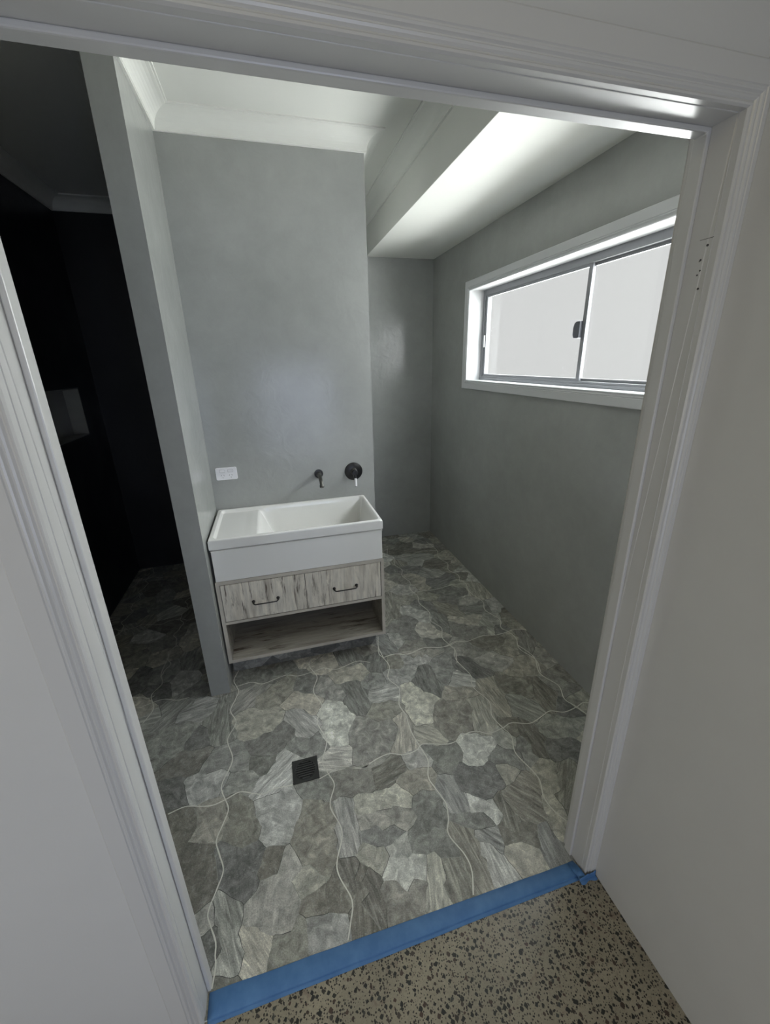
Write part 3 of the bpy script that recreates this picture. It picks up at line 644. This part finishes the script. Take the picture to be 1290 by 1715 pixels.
# lighter edge banding lipping the front of every panel
e0 = VY - 0.0012
bm = B((VX0, VX0 + t_ - 0.001, e0, VY - 0.0001, Z0, Z1), (VX1 - t_ + 0.001, VX1, e0, VY - 0.0001, Z0, Z1),
       (VX0 + t_, VX1 - t_, e0, VY - 0.0001, Z0, Z0 + t_ - 0.001), (VX0 + t_, VX1 - t_, e0, VY - 0.0001, Z1 - t_ + 0.001, Z1), (VX0 + t_, VX1 - t_, e0, VY - 0.0001, 0.3795, 0.3945))
rel(obj('edge_banding', bm, 'edge_band'), cab)
def drawer(x0, x1, hx0, hx1, seed):
    d = rel(obj('drawer', B((x0, x1, VY - 0.0005, VY + 0.017, 0.3975, 0.6105), (x0 + 0.01, x1 - 0.01, VY + 0.017, YV - 0.06, 0.402, 0.56)), 'timber_v', bev=0.0012), cab)
    bm = bmesh.new(); zc = 0.4935; yo = VY - 0.0005
    pts = [(hx0, yo, zc), (hx0, yo - 0.012, zc - 0.001), (hx0 + 0.002, yo - 0.021, zc - 0.0035), (hx0 + 0.009, yo - 0.026, zc - 0.005)]
    n = 8
    for k in range(1, n): pts.append((hx0 + 0.009 + (hx1 - hx0 - 0.018) * k / n, yo - 0.026 - 0.001 * math.sin(PI * k / n), zc - 0.005))
    pts += [(hx1 - 0.009, yo - 0.026, zc - 0.005), (hx1 - 0.002, yo - 0.021, zc - 0.0035), (hx1, yo - 0.012, zc - 0.001), (hx1, yo, zc)]
    tube(bm, pts, 0.0033, 12)
    for hx in (hx0, hx1):
        lathe(bm, (hx, yo, zc), (0, -1, 0), [(0, 0), (0.0085, 0), (0.009, 0.002), (0.0075, 0.0045), (0.0045, 0.006), (0, 0.0062)], 18)
        lathe(bm, (hx, yo - 0.012, zc - 0.001), (0, -1, -0.2), [(0, -0.006), (0.0045, -0.005), (0.0062, 0), (0.0045, 0.005), (0, 0.006)], 14)
    h = obj('handle', bm, 'bronze', smooth=True); h.parent = d
    return d
drawer(VX0 + t_ + 0.0025, 0.4085, 0.1375, 0.2620, 1)
drawer(0.4110, VX1 - t_ - 0.0025, 0.5600, 0.6840, 2)

# ------------------------------------------------------------------ sink
sk = thing('laundry_sink', (0.405, 1.48, 0.6315), 'white fireclay trough sink with draining shelf set on the timber cabinet', 'sink')
ZR, ZL_, ZS = 0.8616, 0.8085, 0.6318
X0, X1, Y0, Y1 = VX0, VX1, VY, YV - 0.001
def sd_round(x, y, x0, x1, y0, y1, r):
    cx, cy = (x0 + x1) / 2, (y0 + y1) / 2; qx = abs(x - cx) - (x1 - x0) / 2 + r; qy = abs(y - cy) - (y1 - y0) / 2 + r
    return math.hypot(max(qx, 0), max(qy, 0)) + min(max(qx, qy), 0) - r
def sstep(a, b, x):
    t = max(0, min(1, (x - a) / (b - a))); return t * t * (3 - 2 * t)
def top_z(x, y):
    z = ZR
    dO = -sd_round(x, y, X0, X1, Y0, Y1, 0.016)                    # rounded outer arris
    if dO < 0.007: z -= 0.007 - math.sqrt(max(0, 0.007 ** 2 - (0.007 - max(dO, 0)) ** 2))
    d = -sd_round(x, y, X0 + 0.021, X1 - 0.017, Y0 + 0.017, Y1 - 0.019, 0.026)
    z -= 0.016 * sstep(-0.001, 0.012, d)                            # shallow drainer
    if x > 0.15:
        db = -sd_round(x, y, 0.0, X1 - 0.017, Y0 + 0.017, Y1 - 0.019, 0.026)
        z -= 0.165 * sstep(-0.002, 0.036, db) * sstep(0.192, 0.285, x)
    elif d > 0.01: z -= 0.002 * (x - X0) / 0.2
    return z
def axis_pts(a, b, dense):
    s = {a, b}
    n = 56
    for k in range(n + 1): s.add(a + (b - a) * k / n)
    for (c, h) in dense:
        for k in range(-10, 11): s.add(c + h * k / 10)
    s = sorted(q for q in s if a <= q <= b); o_ = [s[0]]
    for q in s[1:]:
        if q - o_[-1] > 0.0012: o_.append(q)
    o_[-1] = b
    return o_
xs = axis_pts(X0, X1, [(X0 + 0.006, 0.006), (X0 + 0.028, 0.014), (0.212, 0.022), (X1 - 0.03, 0.026), (X1 - 0.006, 0.006)])
ys = axis_pts(Y0, Y1, [(Y0 + 0.006, 0.006), (Y0 + 0.03, 0.026), (Y1 - 0.034, 0.026), (Y1 - 0.006, 0.006)])
bm = bmesh.new()
grid = [[bm.verts.new((x, y, top_z(x, y))) for y in ys] for x in xs]
for i in range(len(xs) - 1):
    for j in range(len(ys) - 1):
        bm.faces.new((grid[i][j], grid[i + 1][j], grid[i + 1][j + 1], grid[i][j + 1]))
border = [grid[i][0] for i in range(len(xs))] + [grid[-1][j] for j in range(1, len(ys))] + \
         [grid[i][-1] for i in range(len(xs) - 2, -1, -1)] + [grid[0][j] for j in range(len(ys) - 2, 0, -1)]
prev = border
for (ins, zz) in ((0.0, ZR - 0.010), (0.0, ZL_ + 0.002), (0.002, ZL_), (0.013, ZL_), (0.013, ZL_ - 0.005), (0.003, ZL_ - 0.0065), (0.003, ZL_ - 0.0085), (0.0055, ZL_ - 0.0095), (0.0055, ZS)):
    ring = []
    for v in border:
        x = min(max(v.co.x, X0 + ins), X1 - ins); y = min(max(v.co.y, Y0 + ins), Y1)
        ring.append(bm.verts.new((x, y, zz)))
    n = len(border)
    for k in range(n): bm.faces.new((prev[k], prev[(k + 1) % n], ring[(k + 1) % n], ring[k]))
    prev = ring
bm.faces.new(prev)
rel(obj('basin', bm, 'ceramic', smooth=True), sk)
bm = bmesh.new()
bzc = ZR - 0.181
lathe(bm, (0.62, 1.476, bzc), (0, 0, 1), [(0, 0.0), (0.030, 0.0), (0.043, 0.0012), (0.045, 0.0), (0.045, -0.003)], 32)
rel(obj('waste_fitting', bm, 'gunmetal', smooth=True), sk)

# ------------------------------------------------------------------ tap and mixer on the vanity wall
sp_ = thing('wall_spout', (0.568, YV, 1.024), 'gunmetal wall spout with small round black plate above the middle of the sink', 'tap')
bm = lathe(bmesh.new(), (0.568, YV - 0.0003, 1.024), (0, -1, 0), [(0, 0), (0.0265, 0), (0.027, 0.003), (0.0255, 0.0065), (0.015, 0.008), (0, 0.008)], 36)
rel(obj('wall_plate', bm, 'black', smooth=True), sp_)
bm = bmesh.new()
pts = [(0.568, YV - 0.007, 1.024), (0.568, YV - 0.03, 1.0245)]
rads = [0.0125, 0.012]
for k in range(13):
    a = k / 12 * math.radians(70)
    pts.append((0.568, YV - 0.05 - 0.095 * math.sin(a), 1.0245 - 0.058 * (1 - math.cos(a)))); rads.append(0.0105)
tube(bm, pts, rads, 20)
lathe(bm, (0.568, YV - 0.006, 1.024), (0, -1, 0), [(0.0, 0), (0.016, 0), (0.0165, 0.016), (0.0145, 0.022), (0.0, 0.022)], 24)
e_ = Vector(pts[-1]); dd = (e_ - Vector(pts[-2])).normalized()
lathe(bm, e_ - dd * 0.004, dd, [(0, 0), (0.0125, 0), (0.013, 0.004), (0.013, 0.012), (0.011, 0.014), (0.006, 0.014), (0, 0.011)], 24)
rel(obj('spout', bm, 'gunmetal', smooth=True), sp_)

mx_ = thing('wall_mixer', (0.7835, YV, 1.0205), 'black round wall mixer with a white lever pointing down, right of the spout', 'mixer tap')
c0 = (0.7835, YV - 0.0003, 1.0205)
bm = lathe(bmesh.new(), c0, (0, -1, 0), [(0, 0), (0.054, 0), (0.0558, 0.002), (0.0558, 0.005), (0.0535, 0.0068), (0.0, 0.0072)], 56)
rel(obj('wall_plate', bm, 'black', smooth=True), mx_)
bm = lathe(bmesh.new(), (0.7835, YV - 0.007, 1.0205), (0, -1, 0), [(0, 0), (0.0215, 0), (0.0215, 0.010), (0.019, 0.013), (0.019, 0.030), (0.0, 0.030)], 32)
rel(obj('mixer_body', bm, 'gunmetal', smooth=True), mx_)
bm = lathe(bmesh.new(), (0.7835, YV - 0.037, 1.0205), (0, -1, 0), [(0, 0), (0.0185, 0), (0.0185, 0.014), (0.0165, 0.018), (0.0, 0.019)], 32)
tube(bm, [(0.7835, YV - 0.047, 1.012), (0.7835, YV - 0.052, 0.995), (0.7835, YV - 0.054, 0.988)], [0.0095, 0.0085, 0.0075], 18)
kn = rel(obj('mixer_cap', bm, 'black', smooth=True), mx_)
bm = tube(bmesh.new(), [(0.7835, YV - 0.054, 0.990), (0.7835, YV - 0.0585, 0.975), (0.7835, YV - 0.0625, 0.952), (0.7835, YV - 0.064, 0.941)], [0.0068, 0.0072, 0.0070, 0.0065], 18)
lv = obj('lever', bm, 'lever_white', smooth=True); lv['label'] = 'white lever'; rel(lv, mx_)
bm = lathe(bmesh.new(), (0.7835, YV - 0.064, 0.941), (0, -0.08, -1), [(0, 0), (0.0060, 0), (0.0060, 0.0022), (0.004, 0.0034), (0, 0.0036)], 18)
lt = obj('lever_tip', bm, 'black', smooth=True); lt.parent = lv; lt.matrix_parent_inverse = Matrix.Translation(-mx_.location) @ Matrix.Translation(mx_.location)

# ------------------------------------------------------------------ double power outlet
gx, gz, gw, gh = -0.0111, 1.1102, 0.115, 0.072
ot = thing('power_outlet', (gx + gw / 2, YV, gz - gh / 2), 'white double power outlet on the grey wall above the left end of the sink', 'power outlet')
def rrect(bm, x0, x1, z0, z1, r, yb, yf, seg=6):
    pts = []
    for cx, cz, a0 in ((x1 - r, z1 - r, 0), (x0 + r, z1 - r, 90), (x0 + r, z0 + r, 180), (x1 - r, z0 + r, 270)):
        for k in range(seg + 1):
            a = math.radians(a0 + 90 * k / seg); pts.append((cx + r * math.cos(a), cz + r * math.sin(a)))
    a = [bm.verts.new((x, yf, z)) for x, z in pts]; b = [bm.verts.new((x, yb, z)) for x, z in pts]
    bm.faces.new(a); bm.faces.new(b[::-1])
    for k in range(len(pts)): bm.faces.new((a[k], a[(k + 1) % len(pts)], b[(k + 1) % len(pts)], b[k]))
    return bm
bm = rrect(bmesh.new(), gx, gx + gw, gz - gh, gz, 0.008, YV - 0.0003, YV - 0.0095)
rel(obj('plate', bm, 'outlet', bev=0.0022, seg=3), ot)
for k, cx in enumerate((gx + 0.036, gx + 0.080)):
    b = rrect(bmesh.new(), cx - 0.0125, cx + 0.0125, gz - 0.0265, gz - 0.0125, 0.0025, YV - 0.009, YV - 0.0125)
    bmesh.ops.rotate(b, verts=b.verts, cent=(cx, YV - 0.0095, gz - 0.0195), matrix=Matrix.Rotation(math.radians(9 if k else -9), 3, 'X'))
    sw = rel(obj('switch', b, 'outlet', bev=0.0008), ot)
    b = rrect(bmesh.new(), cx - 0.0142, cx + 0.0142, gz - 0.0282, gz - 0.0108, 0.003, YV - 0.0093, YV - 0.00975)
    o2 = rel(obj('switch_surround', b, 'surround'), ot)
    b = bmesh.new()
    for dx, dz, an in ((-0.0070, 0.004, 30), (0.0070, 0.004, -30), (0, -0.0085, 0)):
        bb = bmesh.new(); box(bb, -0.0009, 0.0009, YV - 0.0099, YV - 0.009, -0.0036, 0.0036)
        bmesh.ops.rotate(bb, verts=bb.verts, cent=(0, 0, 0), matrix=Matrix.Rotation(math.radians(an), 3, 'Y'))
        bmesh.ops.translate(bb, verts=bb.verts, vec=(cx + dx, 0, gz - 0.0485 + dz))
        tmp = bpy.data.meshes.new('t'); bb.to_mesh(tmp); bb.free(); b.from_mesh(tmp); bpy.data.meshes.remove(tmp)
    rel(obj('socket', b, 'slot'), ot)

# ------------------------------------------------------------------ floor drain
dr = thing('floor_drain', (0.311, 0.631, 0.0), 'black square floor drain with round slotted grate in the stone tile floor', 'drain')
dx0, dx1, dy0, dy1, dr_r = 0.2565, 0.3660, 0.5775, 0.6840, 0.0415
dcx, dcy = (dx0 + dx1) / 2, (dy0 + dy1) / 2 - 0.000
bm = bmesh.new(); n = 64
def sq(a):
    c, s = math.cos(a), math.sin(a); k = 1 / max(abs(c), abs(s))
    return dcx + c * k * (dx1 - dx0) / 2, dcy + s * k * (dy1 - dy0) / 2
rings = []
for f in (lambda a: (*sq(a), 0.0007), lambda a: (*sq(a), 0.0032), lambda a: (dcx + math.cos(a) * (dr_r + 0.003), dcy + math.sin(a) * (dr_r + 0.003), 0.0032),
          lambda a: (dcx + math.cos(a) * (dr_r + 0.002), dcy + math.sin(a) * (dr_r + 0.002), 0.0048), lambda a: (dcx + math.cos(a) * dr_r, dcy + math.sin(a) * dr_r, 0.0048),
          lambda a: (dcx + math.cos(a) * dr_r, dcy + math.sin(a) * dr_r, 0.0012)):
    rings.append([bm.verts.new(f(2 * PI * k / n)) for k in range(n)])
for a, b in zip(rings, rings[1:]):
    for k in range(n): bm.faces.new((a[k], a[(k + 1) % n], b[(k + 1) % n], b[k]))
rel(obj('drain_frame', bm, 'grate'), dr)
bm = lathe(bmesh.new(), (dcx, dcy, 0.0011), (0, 0, 1), [(0, 0), (dr_r, 0), (dr_r, 0.0003), (0, 0.0003)], 48)
rel(obj('drain_pit', bm, 'pit'), dr)
bm = bmesh.new(); pitch = 0.0104
for k in range(-4, 4):
    y0 = dcy + (k + 0.5) * pitch - 0.0024; y1 = y0 + 0.0048
    h = math.sqrt(max(0, dr_r ** 2 - max(abs(y0 - dcy), abs(y1 - dcy)) ** 2)) + 0.0008
    box(bm, dcx - h, dcx + h, y0, y1, 0.0014, 0.0042)
rel(obj('grate', bm, 'slat'), dr)

# ------------------------------------------------------------------ blue masking tape over the tile edge
bm = bmesh.new()
n = 60; rows = []
for k in range(n + 1):
    x = -0.0035 + (1.168 + 0.0035) * k / n
    f = k / n
    yb = 0.044 * (1 - f) + 0.0295 * f + 0.0014 * noise.noise(Vector((x * 9, 1, 0))); yf = -0.0095 - 0.001 * noise.noise(Vector((x * 7, 3, 0)))
    if x < 0.02: yb = 0.0435
    zt = 0.0014 + 0.0005 * noise.noise(Vector((x * 30, 0, 5)))
    rows.append([(x, yb, 0.0008), (x, yb - 0.001, zt), (x, (yb + yf) / 2, zt + 0.0004), (x, yf + 0.002, zt + 0.0002), (x, yf, 0.0002), (x, yf - 0.0012, HF + 0.0018), (x, yf - 0.009 - 0.002 * f, HF + 0.0008)])
V_ = [[bm.verts.new(p) for p in r] for r in rows]
for a, b in zip(V_, V_[1:]):
    for j in range(len(a) - 1): bm.faces.new((a[j], b[j], b[j + 1], a[j + 1]))
tp = obj('masking_tape', bm, 'tape', smooth=True)
tp.data.materials[0] = M['tape']
tag(tp, 'blue masking tape strip across the doorway where stone tiles meet the concrete', 'tape')
# torn end lapping up onto the foot of the architrave
bm = bmesh.new()
n = 22; rows = []
for k in range(n + 1):
    f = k / n; x = 1.166 + (1.2285 - 1.166) * f
    top = 0.0145 + 0.005 * noise.noise(Vector((x * 130, 0.2, 0))) + 0.003 * noise.noise(Vector((x * 420, 1.2, 0)))
    if f < 0.3: top = 0.004 + (top - 0.004) * f / 0.3
    if f > 0.88: top += 0.006
    y = -0.0215
    rows.append([(x, y - 0.0005, top + 0.004 * 0), (x, y - 0.0018, 0.004), (x, y - 0.003, HF + 0.0022), (x, y - 0.012 - 0.003 * math.sin(f * 9), HF + 0.0012)])
V_ = [[bm.verts.new(p) for p in r] for r in rows]
for a, b in zip(V_, V_[1:]):
    for j in range(len(a) - 1): bm.faces.new((a[j], b[j], b[j + 1], a[j + 1]))
# crumpled bridge between strip and torn end
br = [(1.160, 0.030, 0.0018), (1.1795, 0.030, 0.003), (1.160, 0.000, 0.0022), (1.185, 0.000, 0.012), (1.166, -0.0105, 0.0015), (1.186, -0.0215, 0.013), (1.166, -0.0245, HF + 0.002), (1.186, -0.0245, HF + 0.0022)]
vv = [bm.verts.new(p) for p in br]
for k in range(3): bm.faces.new((vv[2 * k], vv[2 * k + 1], vv[2 * k + 3], vv[2 * k + 2]))
te = obj('torn_end', bm, 'tape', tp, smooth=True)
for o_ in (tp, te):
    md = o_.modifiers.new('thickness', 'SOLIDIFY'); md.thickness = 0.0005; md.offset = 0.0
